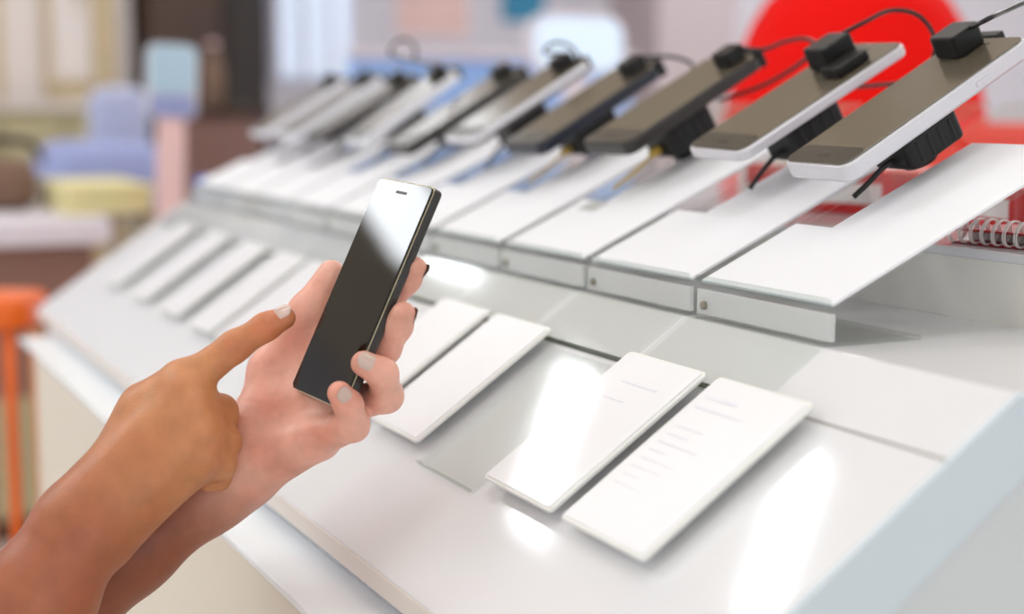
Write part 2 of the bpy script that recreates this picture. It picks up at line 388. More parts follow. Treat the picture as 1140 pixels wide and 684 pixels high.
def sheet(xr, label, block=False, hole=True):
    w = 0.146 * S - 0.004; ln = 0.195; step = 0.078; cut = 0.036
    t = thing('info_sheet', label, 'sheet', slope_frame((xr - 0.073 * S, YP, ZP), BP), 'white information sheets under the phones')
    bm = bmesh.new()
    add_prism(bm, [(-w / 2, 0.0025), (w / 2, 0.0025), (w / 2, ln), (-w / 2 + cut, ln), (-w / 2 + cut, step), (-w / 2, step)], 0.0031, 0.0046, axis=2)
    link('paper', bm, 'sheet', t)
    if block:
        bm = bmesh.new(); add_box(bm, (-w / 2 + cut * 0.45, step * 0.80, 0.00462), (-w / 2 + cut * 1.15, step * 0.99, 0.0048))
        tag(link('printed_block', bm, 'greyprint', t), 'grey printed rectangle')
    return t

PW, PL, PT = 0.067, 0.136, 0.0085
YPH, ZPH = 0.561, 1.3668
PHONES = [  # right edge X, slope, yaw, body, width, length, thickness, label
    (-0.722, 30.0, -0.02, 'bodysil', 0.066, 0.156, 0.0115, 'large blurred display phone with broad white edge, nearest the right side', 'white'),
    (-0.829, 29.6, -0.045, 'bodysil', 0.072, 0.147, 0.0080, 'display phone with slim silver edge and big black clamp, in front of the red chair', 'silver'),
    (-0.980, 29.5, 0.02, 'bodyblk', 0.071, 0.136, 0.0105, 'charcoal display phone with rounded end, between the silver-edged phone and the navy-sided phone', 'black'),
    (-1.124, 30.0, 0.03, 'bodynavy', 0.070, 0.134, 0.0110, 'navy-sided display phone with square black clamp at its top end', 'navy'),
    (-1.255, 31.0, 0.00, 'bodywht', 0.072, 0.138, 0.0090, 'white display phone with black stripe along its side', 'white'),
    (-1.413, 30.5, 0.00, 'bodyblk', 0.068, 0.150, 0.0110, 'blurred black display phone just beyond the white striped phone', 'black'),
    (-1.545, 34.0, -0.05, 'bodywht', 0.070, 0.134, 0.0100, 'blurred white display phone, seventh in the row from the right', 'white'),
    (-1.675, 30.0, 0.00, 'bodyblk', 0.068, 0.134, 0.0100, 'blurred black display phone, eighth in the row from the right', 'black'),
    (-1.790, 31.0, 0.00, 'bodywht', 0.072, 0.136, 0.0105, 'blurred white display phone, ninth in the row from the right', 'white'),
    (-1.915, 31.0, 0.00, 'bodywht', 0.068, 0.134, 0.0100, 'blurred white display phone farthest along the row', 'white'),
]
def phone_parts(t, w, l, th, body, band=False, dark=True):
    b = link('body', slab(w, l, 0.009, 0, th, 0.0022, 0, l / 2), body, t, smooth=False)
    link('front_glass', slab(w - 0.003, l - 0.003, 0.008, th + 0.00005, th + 0.0007, 0.0003, 0, l / 2), 'screen', t)
    link('bezel', slab(w - 0.0045, 0.018, 0.006, th + 0.00075, th + 0.0009, 0.0001, 0, 0.0115), 'chin', t)
    bm = bmesh.new(); add_slab(bm, 0.011, 0.0035, 0.0016, th + 0.00095, th + 0.0011, 0.00005, 0, 0.010)
    link('home_button', bm, 'bodyblk', t)
    link('earpiece', slab(0.013, 0.0018, 0.0008, th + 0.00075, th + 0.0009, 0.00005, 0, l - 0.009), 'chin', t)
    link('side_button', box((w / 2 - 0.0003, l * 0.68, th * 0.35), (w / 2 + 0.0006, l * 0.75, th * 0.62), 0.0003), body, t)
    if band:
        bm = bmesh.new(); add_slab(bm, w + 0.0012, l + 0.0012, 0.0096, th * 0.10, th * 0.42, 0.0001, 0, l / 2)
        tag(link('side_stripe', bm, 'chin', t), 'black stripe round the edge')
    return b
def clamp(t0m, w, l, th, label, big, cable_pts, off):
    """black anti-theft sensor on the top end of the phone, cable in world points."""
    t = thing('security_clamp', label, 'security clamp', t0m, 'black security clamps on the phones')
    inv = t0m.inverted()
    z = th + 0.0011
    if big:
        link('housing', slab(0.026, 0.026, 0.003, z, z + 0.017, 0.0018, off, l - 0.030), 'black', t)
        link('bracket', slab(0.021, 0.028, 0.0025, z, z + 0.007, 0.0012, off + 0.0237, l - 0.038), 'black', t)
    else:
        link('housing', slab(0.020 + 0.004 * (off < 0), 0.019 + 0.004 * (off < 0), 0.003, z, z + 0.012 + 0.003 * (off < 0), 0.0015, off, l - 0.014 - 0.004 * (off < 0)), 'black', t)
        link('grip', slab(0.026, 0.007, 0.0015, -0.002, z, 0.0008, off, l + 0.0042), 'black', t)
    zz = z + (0.015 if big else 0.009)
    if cable_pts:
        start = Vector((off, l - (0.018 if big else 0.006), zz))
        pts = [start] + [inv @ p for p in cable_pts]
        link('cable', tube(pts, 0.0016, 8, 10), 'cable', t, smooth=True)
    return t
def puck(phm, xr, w, l, th, label, yellow=False):
    """black sensor block between the phone's back and the stand panel."""
    c = phm @ Vector((0.004, l * 0.44, 0)); n = (phm.to_3x3() @ Vector((0, 0, 1))).normalized()
    pn = Vector((0, -math.sin(math.radians(BP)), math.cos(math.radians(BP)))); p0 = Vector((0, YP, ZP)) + pn * 0.0052
    d = (c - p0).dot(pn) / n.dot(pn)
    m = phm.copy(); m.translation = c - n * d
    t = thing('security_puck', label, 'security puck', m, 'black security pucks under the phones')
    bm = bmesh.new(); add_slab(bm, 0.040, 0.044, 0.005, d * 0.34, d - 0.0002, 0.0025, 0.004, 0)
    for k in range(4): add_slab(bm, 0.0415, 0.003, 0.0014, d * 0.40, d - 0.004, 0.0008, 0.004, -0.014 + 0.009 * k)
    link('housing', bm, 'black', t)
    link('post', lathe([(0.011, 0.0034), (0.010, 0.006), (0.008, 0.008), (0.008, d * 0.34)], 20), 'black', t, smooth=True)
    q = [Vector((0.004, -0.021, d * 0.55)), Vector((0.002, -0.030, d * 0.50)), Vector((-0.002, -0.040, d * 0.36)), Vector((-0.006, -0.050, 0.0075))]
    if yellow:
        link('plug', slab(0.007, 0.009, 0.002, d * 0.48, d * 0.66, 0.001, 0.004, -0.0265), 'yellow', t)['label'] = 'ochre yellow plug'
        link('cord', tube([Vector((0.004, -0.028, d * 0.55)), Vector((0.000, -0.038, d * 0.46)), Vector((-0.007, -0.050, d * 0.34)), Vector((-0.016, -0.062, 0.0085))], 0.0014, 8), 'yellow', t, smooth=True)['label'] = 'ochre yellow cord'
    else:
        link('cord', tube(q, 0.0018, 8), 'cable', t, smooth=True)
CABLES = {
    0: [(1098, 22, 0.90), (1120, 12, 0.92), (1150, 0, 0.95), (1200, -10, 1.0)],
    1: [(962, 25, 1.04), (990, 12, 1.05), (1018, 15, 1.05), (1036, 32, 1.05), (1041, 55, 1.05), (1030, 78, 1.06), (1006, 91, 1.08), (975, 95, 1.10), (950, 97, 1.12)],
    2: [(850, 55, 1.16), (872, 47, 1.16), (892, 43, 1.15), (904, 46, 1.14), (907, 56, 1.14), (880, 78, 1.16), (845, 97, 1.19), (800, 112, 1.22)],
    3: [(742, 63, 1.30), (756, 65, 1.30), (768, 70, 1.30), (774, 79, 1.30), (775, 90, 1.31)],
    4: [(606, 58, 1.42), (615, 48, 1.42), (630, 49, 1.42), (641, 58, 1.42), (641, 70, 1.43), (632, 77, 1.44)],
    6: [(438, 62, 1.60), (440, 48, 1.6), (452, 44, 1.6), (462, 52, 1.6), (462, 66, 1.62)],
}
for i, (xr, sl, yaw, body, w, l, th, label, _c) in enumerate(PHONES):
    n = i + 1
    m = slope_frame((xr - w / 2, YPH, ZPH + (-0.002, 0.004, 0.005, 0.001, 0.004, -0.007, -0.003, 0, 0, 0)[i]), sl, yaw)
    m = m @ Matrix.Translation((0, 0, -th))
    t = thing('smartphone', label, 'phone', m, 'phones on the display stands')
    phone_parts(t, w, l, th, body, band=(i == 4))
    off = {0: -0.010, 1: -0.008, 2: 0.016, 3: 0.016}.get(i, 0.010)
    clamp(m, w, l, th, 'black security clamp on the %s' % ('broad white-edged phone at the right', 'slim silver-edged phone in front of the red chair', 'charcoal phone with rounded end',
          'navy-sided phone', 'white phone with the black stripe', 'blurred black phone beyond the white striped one', 'seventh phone from the right', 'eighth phone from the right',
          'ninth phone from the right', 'farthest phone in the row')[i], i == 1, [at(*c) for c in CABLES[i]] if i in CABLES else None, off)
    puck(m, xr, w, l, th, 'black security puck holding up the %s' % ('broad white-edged phone at the right', 'slim silver-edged phone in front of the red chair', 'charcoal phone, ridged and with a yellow plug',
          'navy-sided phone, with a yellow cord', 'white phone with the black stripe', 'blurred black phone beyond the white striped one', 'seventh phone from the right', 'eighth phone from the right',
          'ninth phone from the right', 'farthest phone in the row')[i], i in (2, 3))
# sheets and stands: one column per phone, one more at the near right end
for i in range(0, 10):
    xr = -0.722 * S - i * PITCH
    names = ('at the near right end, below the frame-edge sheet', 'under the broad white-edged phone', 'under the slim silver-edged phone', 'under the charcoal phone with rounded end', 'under the navy-sided phone',
             'under the white phone with the black stripe', 'under the blurred black phone beyond the white striped one', 'under the seventh phone from the right', 'under the eighth phone from the right',
             'under the ninth phone from the right', 'under the farthest phone in the row')
    stand(xr, i, 'clear acrylic stand ' + names[i])
    snames = ('large blurred white sheet nearest the right side, beside the red notebook', 'blurred white sheet leading up to the broad white-edged phone', 'sharp white sheet with a small grey printed block, leading up to the silver-edged phone',
              'white sheet leading up to the charcoal phone', 'white sheet leading up to the navy-sided phone', 'white sheet leading up to the white striped phone', 'blurred white sheet leading up to the black phone beyond the white striped one',
              'blurred white sheet leading up to the seventh phone from the right', 'blurred white sheet leading up to the eighth phone from the right', 'blurred white sheet leading up to the ninth phone from the right', 'blurred white sheet leading up to the farthest phone')
    sheet(xr, snames[i], block=(i == 2))

# ------------------------------------------------------------------ things on the rear shelf
# red spiral notebook, open flat, wire coil towards the camera
nb0 = at_y(1058, 262, YS + 0.016)
t = thing('spiral_notebook', 'dark red notebook with a white wire spiral, lying on the shelf at the right edge', 'notebook', Matrix.Translation((nb0.x, YS + 0.018, ZS)) @ Matrix.Rotation(math.radians(4), 4, 'Z'))
link('pages', box((0.002, 0.014, 0.0015), (0.135, 0.17, 0.0080), 0.0008), 'whitepack', t)
link('cover', box((0.0, -0.002, 0.0081), (0.137, 0.172, 0.0096), 0.0006), 'notecover', t)
link('back_cover', box((0.0, -0.002, 0.0002), (0.137, 0.172, 0.0014), 0.0005), 'notecover', t)
bm = bmesh.new()
for k in range(15):
    for dx in (0, 0.0017):
        x = 0.004 + k * 0.0088 + dx
        pts = [Vector((x + 0.0015 * math.sin(a), -0.001 + 0.0075 * math.cos(a), 0.0088 + 0.0078 * math.sin(a))) for a in [2 * PI * j / 20 for j in range(21)]]
        add_tube(bm, pts, 0.00055, 6)
link('wire_spiral', bm, 'wire', t, smooth=True)
PK = [  # x, y, w, d, h, rot, mat, label
    (-0.98, 0.80, 0.14, 0.10, 0.035, 20, 'redpack', 'red cardboard packet on the rear shelf behind the silver-edged phone'),
    (-0.80, 0.80, 0.12, 0.09, 0.03, -15, 'redpack', 'red cardboard packet on the rear shelf behind the broad white-edged phone'),
    (-0.87, 0.92, 0.14, 0.10, 0.05, 35, 'whitepack', 'white cardboard packet on the rear shelf behind the two red packets'),
    (-1.14, 0.86, 0.15, 0.10, 0.045, -10, 'whitepack', 'white cardboard packet on the rear shelf behind the charcoal phone'),
    (-0.66, 0.96, 0.20, 0.16, 0.055, 6, 'redpack', 'red and white packet on the shelf behind the spiral notebook'),
]
for x, y, w, d, h, rot, mt, label in PK:
    t = thing('packet', label, 'packet', Matrix.Translation((x, y, ZS + 0.0003)) @ Matrix.Rotation(math.radians(rot), 4, 'Z'))
    link('carton', box((-w / 2, -d / 2, 0), (w / 2, d / 2, h), 0.0015), mt, t)
    other = 'whitepack' if mt == 'redpack' else 'redpack'
    bm = bmesh.new()
    if x != -0.66: add_box(bm, (-w * 0.38, -d / 2 - 0.0004, h * 0.25), (w * 0.2, -d / 2 - 0.0001, h * 0.7))
    add_box(bm, (-w * 0.3, -d * 0.3, h + 0.0001), (w * 0.1, d * 0.3, h + 0.0004))
    link('label_panel', bm, other, t)

# ------------------------------------------------------------------ background
def rect(x0, y0, x1, y1, X):
    a = at_x(x0, y0, X); b = at_x(x1, y1, X)
    return min(a.y, b.y), max(a.y, b.y), min(a.z, b.z), max(a.z, b.z)
# red egg chair behind the counter
cA = at(950, 118, 2.35)
t = thing('egg_chair', 'big red rounded egg chair behind the right part of the counter', 'chair', Matrix.Translation((cA.x, cA.y, 0)) @ Matrix.Rotation(math.radians(25), 4, 'Z'))
prof = []
ztop, zbot = 1.60, 0.50
for k in range(25):
    a = PI * k / 24
    z = (ztop + zbot) / 2 - math.cos(a) * (ztop - zbot) / 2
    prof.append((max(0.002, 0.222 * math.sin(a) ** 0.5), z))
link('shell', lathe(prof, 40, 1.0, 1.0), 'red', t, smooth=True)
link('stem', lathe([(0.03, 0.03), (0.03, 0.42)], 20), 'bodysil', t, smooth=True)
link('foot', lathe([(0.26, 0.0), (0.26, 0.015), (0.05, 0.035)], 32), 'bodysil', t, smooth=True)
o = link('seat_cushion', slab(0.52, 0.44, 0.16, 0.42, 1.375, 0.08, 0.12, -0.02, 10, 6), 'red', t, smooth=True)

# tall cream wardrobe
y0, y1, z0, z1 = rect(-60, -120, 158, 400, -5.6)
t = thing('wardrobe', 'tall cream wardrobe with tan frame strips at the far left', 'wardrobe', Vector((-5.6, y0, 0)))
W = y1 - y0
link('body', box((-0.5, 0, 0.1), (0, W, 2.5), 0.005), 'cream', t)
link('plinth', box((-0.48, 0.02, 0), (-0.02, W - 0.02, 0.099)), 'oak', t)
for k, (a, b) in enumerate(((46, 54), (100, 126), (-10, 0))):
    p, q, _, _ = rect(a, 0, b, 10, -5.6); link('frame_strip', box((0.0005, p - y0, 0.1), (0.03, q - y0, 2.5), 0.003), 'oak', t)
p, q, _, _ = rect(55, 0, 99, 10, -5.6)
za = at_x(50, 88, -5.6).z; zb = at_x(50, 58, -5.6).z
d = link('door', box((0.0005, p - y0, za), (0.02, q - y0, 2.4), 0.004), 'cream', t)
link('handle', box((0.0205, q - y0 - 0.04, 1.75), (0.04, q - y0 - 0.03, 1.9), 0.002), 'oak', d)
link('drawer', box((0.0005, p - y0, zb - 0.35), (0.022, q - y0, za - 0.004), 0.004), 'oak', t)
# low olive sideboard in front of the wardrobe
y0, y1, z0, z1 = rect(-80, 112, 150, 300, -5.0)
t = thing('sideboard', 'low olive beige sideboard before the cream wardrobe', 'sideboard', Vector((-5.0, y0, 0)))
W = y1 - y0
link('body', box((-0.5, 0, 0.08), (0, W, z1 - 0.03), 0.004), 'olive', t)
link('top', box((-0.52, -0.01, z1 - 0.029), (0.02, W + 0.01, z1), 0.004), 'cream', t)
link('plinth', box((-0.48, 0.02, 0), (-0.03, W - 0.02, 0.079)), 'brown', t)
for k in range(3):
    a = W * k / 3 + 0.01; d = link('door', box((0.0005, a, 0.1), (0.018, a + W / 3 - 0.02, z1 - 0.05), 0.003), 'olive', t)
    link('handle', box((0.0185, a + W / 3 - 0.06, z1 - 0.25), (0.035, a + W / 3 - 0.05, z1 - 0.12), 0.002), 'oak', d)
# dark brown cabinet
y0, y1, z0, z1 = rect(160, -100, 304, 300, -5.5)
t = thing('tall_cabinet', 'tall dark brown wooden cabinet left of the pale blue window', 'cabinet', Vector((-5.5, y0, 0)))
W = y1 - y0
link('body', box((-0.5, 0, 0), (0, W, 2.4), 0.004), 'brown', t)
for k, mt in ((0, 'brown'), (1, 'nearblack')):
    d = link('door', box((0.0005, W * k * 0.62 + 0.01, 0.1), (0.02, W * (0.60 if k == 0 else 1) - 0.01, 2.3), 0.003), mt, t)
    link('handle', box((0.0205, W * 0.6 + (-0.05 if k == 0 else 0.05), 1.2), (0.04, W * 0.6 + (-0.035 if k == 0 else 0.065), 1.4), 0.002), 'gold', d)
# lit window
y0, y1, z0, z1 = rect(305, -90, 392, 86, FAR + 0.04)
o = tag(link('window_1', box((FAR, y0, z0), (FAR + 0.04, y1, z1)), 'glow'), 'bright pale blue window beside the dark cabinet', 'window', kind='structure')
bm = bmesh.new()
for yy in (y0, y0 + (y1 - y0) * 0.36, y0 + (y1 - y0) * 0.7, y1): add_box(bm, (FAR + 0.0402, yy - 0.012, z0), (FAR + 0.06, yy + 0.012, z1))
link('mullion', bm, 'lavtop', o)
def poster(name, r, mt, label, X=FAR + 0.002):
    y0, y1, z0, z1 = rect(*r, X); t = thing(name, label, 'poster', Vector((X, y0, z0)))
    link('sheet', box((0, 0, 0), (0.006, y1 - y0, z1 - z0)), mt, t)
    bm = bmesh.new(); w = 0.015
    add_box(bm, (0, -w, -w), (0.012, 0, z1 - z0 + w)); add_box(bm, (0, y1 - y0, -w), (0.012, y1 - y0 + w, z1 - z0 + w))
    add_box(bm, (0, 0, -w), (0.012, y1 - y0, 0)); add_box(bm, (0, 0, z1 - z0), (0.012, y1 - y0, z1 - z0 + w))
    link('frame', bm, 'lavtop', t)
poster('wall_poster', (440, -60, 520, 40), 'pinkposter', 'pink beige framed poster on the far wall')
poster('wall_poster', (556, -60, 606, 26), 'teal', 'teal framed poster on the far wall above the pale blue partition')
y0, y1, z0, z1 = rect(735, -200, 815, 400, -5.2)
t = thing('square_column', 'mauve grey square column left of the red egg chair', 'column', Vector((-5.2, y0, 0)))
link('shaft', box((-0.4, 0, 0.12), (0, y1 - y0, 3.09), 0.01), 'mauve', t); link('base', box((-0.42, -0.02, 0), (0.02, y1 - y0 + 0.02, 0.119), 0.005), 'lavtop', t)
# pale blue partition and white screen
y0, y1, z0, z1 = rect(392, 55, 700, 400, -3.4)
t = thing('partition', 'low pale blue partition panel beyond the phone row', 'partition', Vector((-3.4, y0, 0)))
link('panel', box((-0.04, 0, 0.05), (0, y1 - y0, z1 - 0.02), 0.004), 'paleblue', t)
link('top_rail', box((-0.05, -0.01, z1 - 0.0195), (0.01, y1 - y0 + 0.01, z1), 0.006), 'lavtop', t)
for k in (0.06, 0.94): link('foot', box((-0.2, (y1 - y0) * k - 0.03, 0), (0.16, (y1 - y0) * k + 0.03, 0.049), 0.004), 'lavtop', t)
y0, y1, z0, z1 = rect(590, 14, 696, 84, -3.1); w, h = y1 - y0, z1 - z0
t = thing('display_monitor', 'rounded white monitor glowing pale blue behind the white striped phone', 'monitor', frame((-3.1, (y0 + y1) / 2, z0), (0, 1, 0), (0, 0, 1), (1, 0, 0)))
link('housing', slab(w, h, 0.05, -0.04, 0, 0.008, 0, h / 2), 'lavtop', t)
link('screen', slab(w - 0.02, h - 0.02, 0.045, 0.0005, 0.003, 0.001, 0, h / 2), 'screenlit', t)
link('stand', box((-0.03, -z0 + 0.02, -0.03), (0.03, 0, -0.005), 0.004), 'lavtop', t)
link('stand_foot', slab(0.4, 0.02, 0.008, -0.15, 0.12, 0.004, 0, -z0 + 0.01), 'lavtop', t)
# tablet sign near the far end of the counter
y0, y1, z0, z1 = rect(160, 48, 220, 132, -2.75); w, h = y1 - y0, z1 - z0
t = thing('tablet_sign', 'pale blue tablet on a pink stem past the far end of the counter', 'tablet sign', frame((-2.75, (y0 + y1) / 2, z0), (0, 1, 0), (0, 0.10, 0.995), (0.995, 0, 0)))
link('housing', slab(w, h, 0.02, -0.015, 0, 0.004, 0, h / 2), 'bodysil', t)
link('screen', slab(w - 0.012, h * 0.64, 0.012, 0.0005, 0.002, 0.0005, 0, h * 0.66), 'tabletblue', t)
link('lower_panel', slab(w - 0.012, h * 0.3, 0.012, 0.0005, 0.002, 0.0005, 0, h * 0.17), 'peri', t)
link('stem', box((-0.025, -z0 + 0.03, -0.015), (0.025, 0, -0.002), 0.004), 'pink', t)
link('foot', slab(0.15, 0.03, 0.01, -0.14, 0.12, 0.004, 0, -z0 + 0.015), 'pink', t)
y0, y1, z0, z1 = rect(226, 46, 250, 120, -4.1)
t = thing('bottle', 'tall smoky brown bottle standing beside the pale blue tablet sign', 'bottle', Vector((-4.1, (y0 + y1) / 2, z0)))
hh = z1 - z0; rr = (y1 - y0) / 2
link('glass', lathe([(rr * 0.9, 0), (rr, 0.01), (rr, hh * 0.62), (rr * 0.45, hh * 0.78), (rr * 0.42, hh * 0.93)], 24), 'brownbag', t, smooth=True)
link('cap', lathe([(rr * 0.5, hh * 0.931), (rr * 0.5, hh)], 20), 'pink', t)
y0b, y1b, _, _ = rect(215, 120, 262, 130, -4.1)
t = thing('pedestal', 'narrow brown pedestal carrying the smoky bottle', 'pedestal', Vector((-4.1, (y0b + y1b) / 2, 0)))
link('column', box((-0.12, -0.10, 0.04), (0.12, 0.10, z0 - 0.021), 0.004), 'redbrown', t); link('top', box((-0.14, -0.12, z0 - 0.02), (0.14, 0.12, z0 - 0.0003), 0.003), 'brown', t)
link('base', box((-0.15, -0.13, 0), (0.15, 0.13, 0.039), 0.003), 'brown', t)
# periwinkle armchair
y0, y1, z0, z1 = rect(72, 148, 152, 205, -3.6)
t = thing('armchair', 'periwinkle blue upholstered armchair before the olive sideboard', 'armchair', Vector((-3.6, (y0 + y1) / 2, 0)))
w = y1 - y0 + 0.1
link('seat', box((-0.25, -w / 2, z0 - 0.06), (0.25, w / 2, z1 - 0.02), 0.06), 'peri', t)
zz = at_x(140, 96, -3.9).z
link('backrest', box((-0.36, -w / 2 + 0.16, z0 - 0.1), (-0.26, w / 2 + 0.05, zz), 0.04), 'perilt', t)
for sx in (-0.2, 0.2):
    for sy in (-w / 2 + 0.06, w / 2 - 0.06): link('leg', lathe([(0.02, 0), (0.03, z0 - 0.065)], 14), 'oak', t).location = (sx, sy, 0)
# low tables at left with yellow box, blue box and brown bag
y0, y1, z0, z1 = rect(-90, 250, 126, 284, -2.75)
t = thing('side_table', 'low lavender white table at the left edge before the counter end', 'table', Vector((-2.75, y0, 0)))
W = y1 - y0
link('table_top', box((-0.45, 0, z0 + 0.02), (0, W, z1), 0.006), 'lavtop', t)
link('apron', box((-0.42, 0.02, z0 - 0.25), (-0.03, W - 0.03, z0 + 0.019), 0.004), 'redbrown', t)
for sx in (-0.40, -0.05):
    for sy in (0.04, W - 0.05): link('leg', box((sx - 0.02, sy - 0.02, 0), (sx + 0.02, sy + 0.02, z0 - 0.2505), 0.003), 'redbrown', t)
zt = z1
y0, y1, z0, z1 = rect(44, 205, 146, 246, -2.95)
t = thing('carton', 'pale yellow flat carton lying on the lavender white table', 'box', Vector((-3.0, y0 + 0.03, zt + 0.0003)))
link('body', box((-0.16, 0, 0), (0.16, (y1 - y0) * 0.93, z1 - zt - 0.015), 0.005), 'yell', t); link('lid', box((-0.165, -0.004, z1 - zt - 0.0149), (0.165, (y1 - y0) * 0.93 + 0.004, z1 - zt), 0.004), 'yell', t)
y0, y1, z0, z1 = rect(-40, 155, 38, 232, -3.1)
t = thing('handbag', 'brown leather bag at the left edge beyond the yellow carton', 'bag', Vector((-3.08, (y0 + y1) / 2, zt + 0.0003)))
link('body', box((-0.07, -(y1 - y0) / 2, 0), (0.07, (y1 - y0) / 2, (z1 - zt) * 0.72), 0.03), 'brownbag', t)
link('strap', tube([Vector((0, -0.08, (z1 - zt) * 0.68)), Vector((0, -0.05, (z1 - zt) * 0.95)), Vector((0, 0.05, (z1 - zt) * 0.95)), Vector((0, 0.08, (z1 - zt) * 0.68))], 0.008), 'nearblack', t, smooth=True)
# blue box on the end of the rear shelf
bb = on_plane(166, 224, (0, 0, ZS), (0, 0, 1))
p = at_x(166, 222, -2.02)
t = thing('tape_roll', 'small blue roll of tape at the far end of the counter', 'tape', Vector((-2.046, 0.530, ZB + 0.0003)))
link('roll', lathe([(0.022, 0), (0.026, 0.002), (0.026, 0.03), (0.022, 0.032)], 24), 'bluebox', t, smooth=True)
link('core', lathe([(0.012, 0.0321), (0.012, 0.0335)], 20), 'whitepack', t)
# orange stool at left edge
c = at(8, 350, 2.15)
t = thing('bar_stool', 'bright orange bar stool at the left edge by the counter end', 'stool', Vector((c.x, c.y, 0)))
zt = c.z
rv = Vector((float(r_[0]), float(r_[1]), 0)).normalized(); dv = Vector((-rv.y, rv.x, 0))
sm_ = frame((0, 0, zt), (rv.x, rv.y, 0), (dv.x, dv.y, 0), (0, 0, 1))
bm = slab(0.15, 0.13, 0.03, -0.024, 0.024, 0.012, -0.045, 0.05); bmesh.ops.transform(bm, matrix=sm_, verts=bm.verts)
link('seat', bm, 'orange', t, smooth=True)
for (a, b, mt) in ((0.001, 0.0, 'orange'), (0.034, 0.03, 'peach'), (-0.10, 0.0, 'orange'), (-0.08, 0.10, 'orange')):
    p0 = rv * a * 0.8 + dv * b; p1 = rv * a * 1.2 + dv * b
    link('leg', tube([p0 + Vector((0, 0, zt - 0.026)), (p0 + p1) / 2 + Vector((0, 0, zt * 0.5)), p1 + Vector((0, 0, 0.004))], 0.0085, 10, 4), mt, t, smooth=True)
link('footrest', tube([rv * q + dv * d + Vector((0, 0, 0.32)) for q, d in ((0.001, 0.0), (0.036, 0.03), (-0.088, 0.10), (-0.11, 0.0), (0.001, 0.0))], 0.007, 8, 4), 'orange', t, smooth=True)

#PERSON_BEGIN
# ------------------------------------------------------------------ held phone
BL, BR, TL, TR = at(323.2, 431.3, .8951), at(378.8, 456.7, .8448), at(422.6, 196.8, .9060), at(483.3, 208.2, .8557)
u = (BR - BL) + (TR - TL); v = (TL - BL) + (TR - BR); HW, HL = u.length / 2, v.length / 2
v.normalize(); u = (u - v * u.dot(v)).normalized(); nrm = u.cross(v)
hc = (BL + BR + TL + TR) / 4
HT = 0.0078
hm = frame(hc - v * HL / 2 - nrm * HT, u, v, nrm)
t = thing('smartphone', 'black glossy phone held up in the left hand, screen off', 'phone', hm)
link('body', slab(HW, HL, 0.0036, 0, HT - 0.0006, 0.002, 0, HL / 2), 'bodyblk', t, smooth=False)
link('trim', slab(HW + 0.0003, HL + 0.0003, 0.0038, HT - 0.0017, HT - 0.0011, 0.0003, 0, HL / 2), 'gold', t)['label'] = 'pale gold trim line around the edge'
link('front_glass', slab(HW - 0.0012, HL - 0.0012, 0.0032, HT - 0.00055, HT, 0.0002, 0, HL / 2), 'gsc', t)
link('earpiece', slab(0.012, 0.0016, 0.0007, HT + 0.00002, HT + 0.00012, 0.00002, 0, HL - 0.007), 'chin', t)
link('side_button', box((HW / 2 - 0.0003, HL * 0.66, HT * 0.35), (HW / 2 + 0.0007, HL * 0.74, HT * 0.65), 0.0003), 'bodyblk', t)

# ------------------------------------------------------------------ person: two forearms and hands as one signed-distance surface
def cp(p):
    x, y, d = p[:3]
    return np.array([(x - CX) / FPX * d, (CY - y) / FPX * d, d])
H_ = 0.0010
LO = np.array([-0.425, -0.335, 0.775]); HI = np.array([-0.035, 0.045, 1.0])
N3 = np.ceil((HI - LO) / H_).astype(int)
AX = [LO[i] + H_ * np.arange(N3[i]) for i in range(3)]
def grid(): return np.full(tuple(N3), 0.05, np.float32)
def sub(lo, hi):
    a = np.maximum(((lo - LO) / H_).astype(int), 0); b = np.minimum(((hi - LO) / H_).astype(int) + 2, N3)
    if np.any(b <= a): return None, None
    sl = tuple(slice(int(a[i]), int(b[i])) for i in range(3))
    X, Y, Z = np.meshgrid(AX[0][sl[0]], AX[1][sl[1]], AX[2][sl[2]], indexing='ij')
    return sl, (X, Y, Z)
def cone(g, a, ra, b, rb, k=0.006, flat=None):
    a, b = cp(a), cp(b); ra, rb = ra / 1000, rb / 1000
    mg = max(ra, rb) + k * 2 + 0.004
    sl, P = sub(np.minimum(a, b) - mg, np.maximum(a, b) + mg)
    if sl is None: return
    ab = b - a; L2 = float(ab @ ab) + 1e-12
    px, py, pz = P[0] - a[0], P[1] - a[1], P[2] - a[2]
    tt = np.clip((px * ab[0] + py * ab[1] + pz * ab[2]) / L2, 0, 1)
    dx, dy, dz = px - tt * ab[0], py - tt * ab[1], pz - tt * ab[2]
    if flat is not None:                 # squash along the direction flat[0] by flat[1]
        fd = flat[0]; s = dx * fd[0] + dy * fd[1] + dz * fd[2]
        e = s * (flat[1] - 1); dx, dy, dz = dx + e * fd[0], dy + e * fd[1], dz + e * fd[2]
    d = np.sqrt(dx * dx + dy * dy + dz * dz) - (ra + (rb - ra) * tt)
    o = g[sl]; h = np.clip(0.5 + 0.5 * (o - d) / k, 0, 1)
    g[sl] = (o + (d - o) * h - k * h * (1 - h)).astype(np.float32)
def chain(g, pts, k=0.005, first_k=None):
    for i in range(len(pts) - 1):
        p, q = pts[i], pts[i + 1]
        cone(g, p[:3], p[3], q[:3], q[3], first_k if (first_k and i == 0) else k)
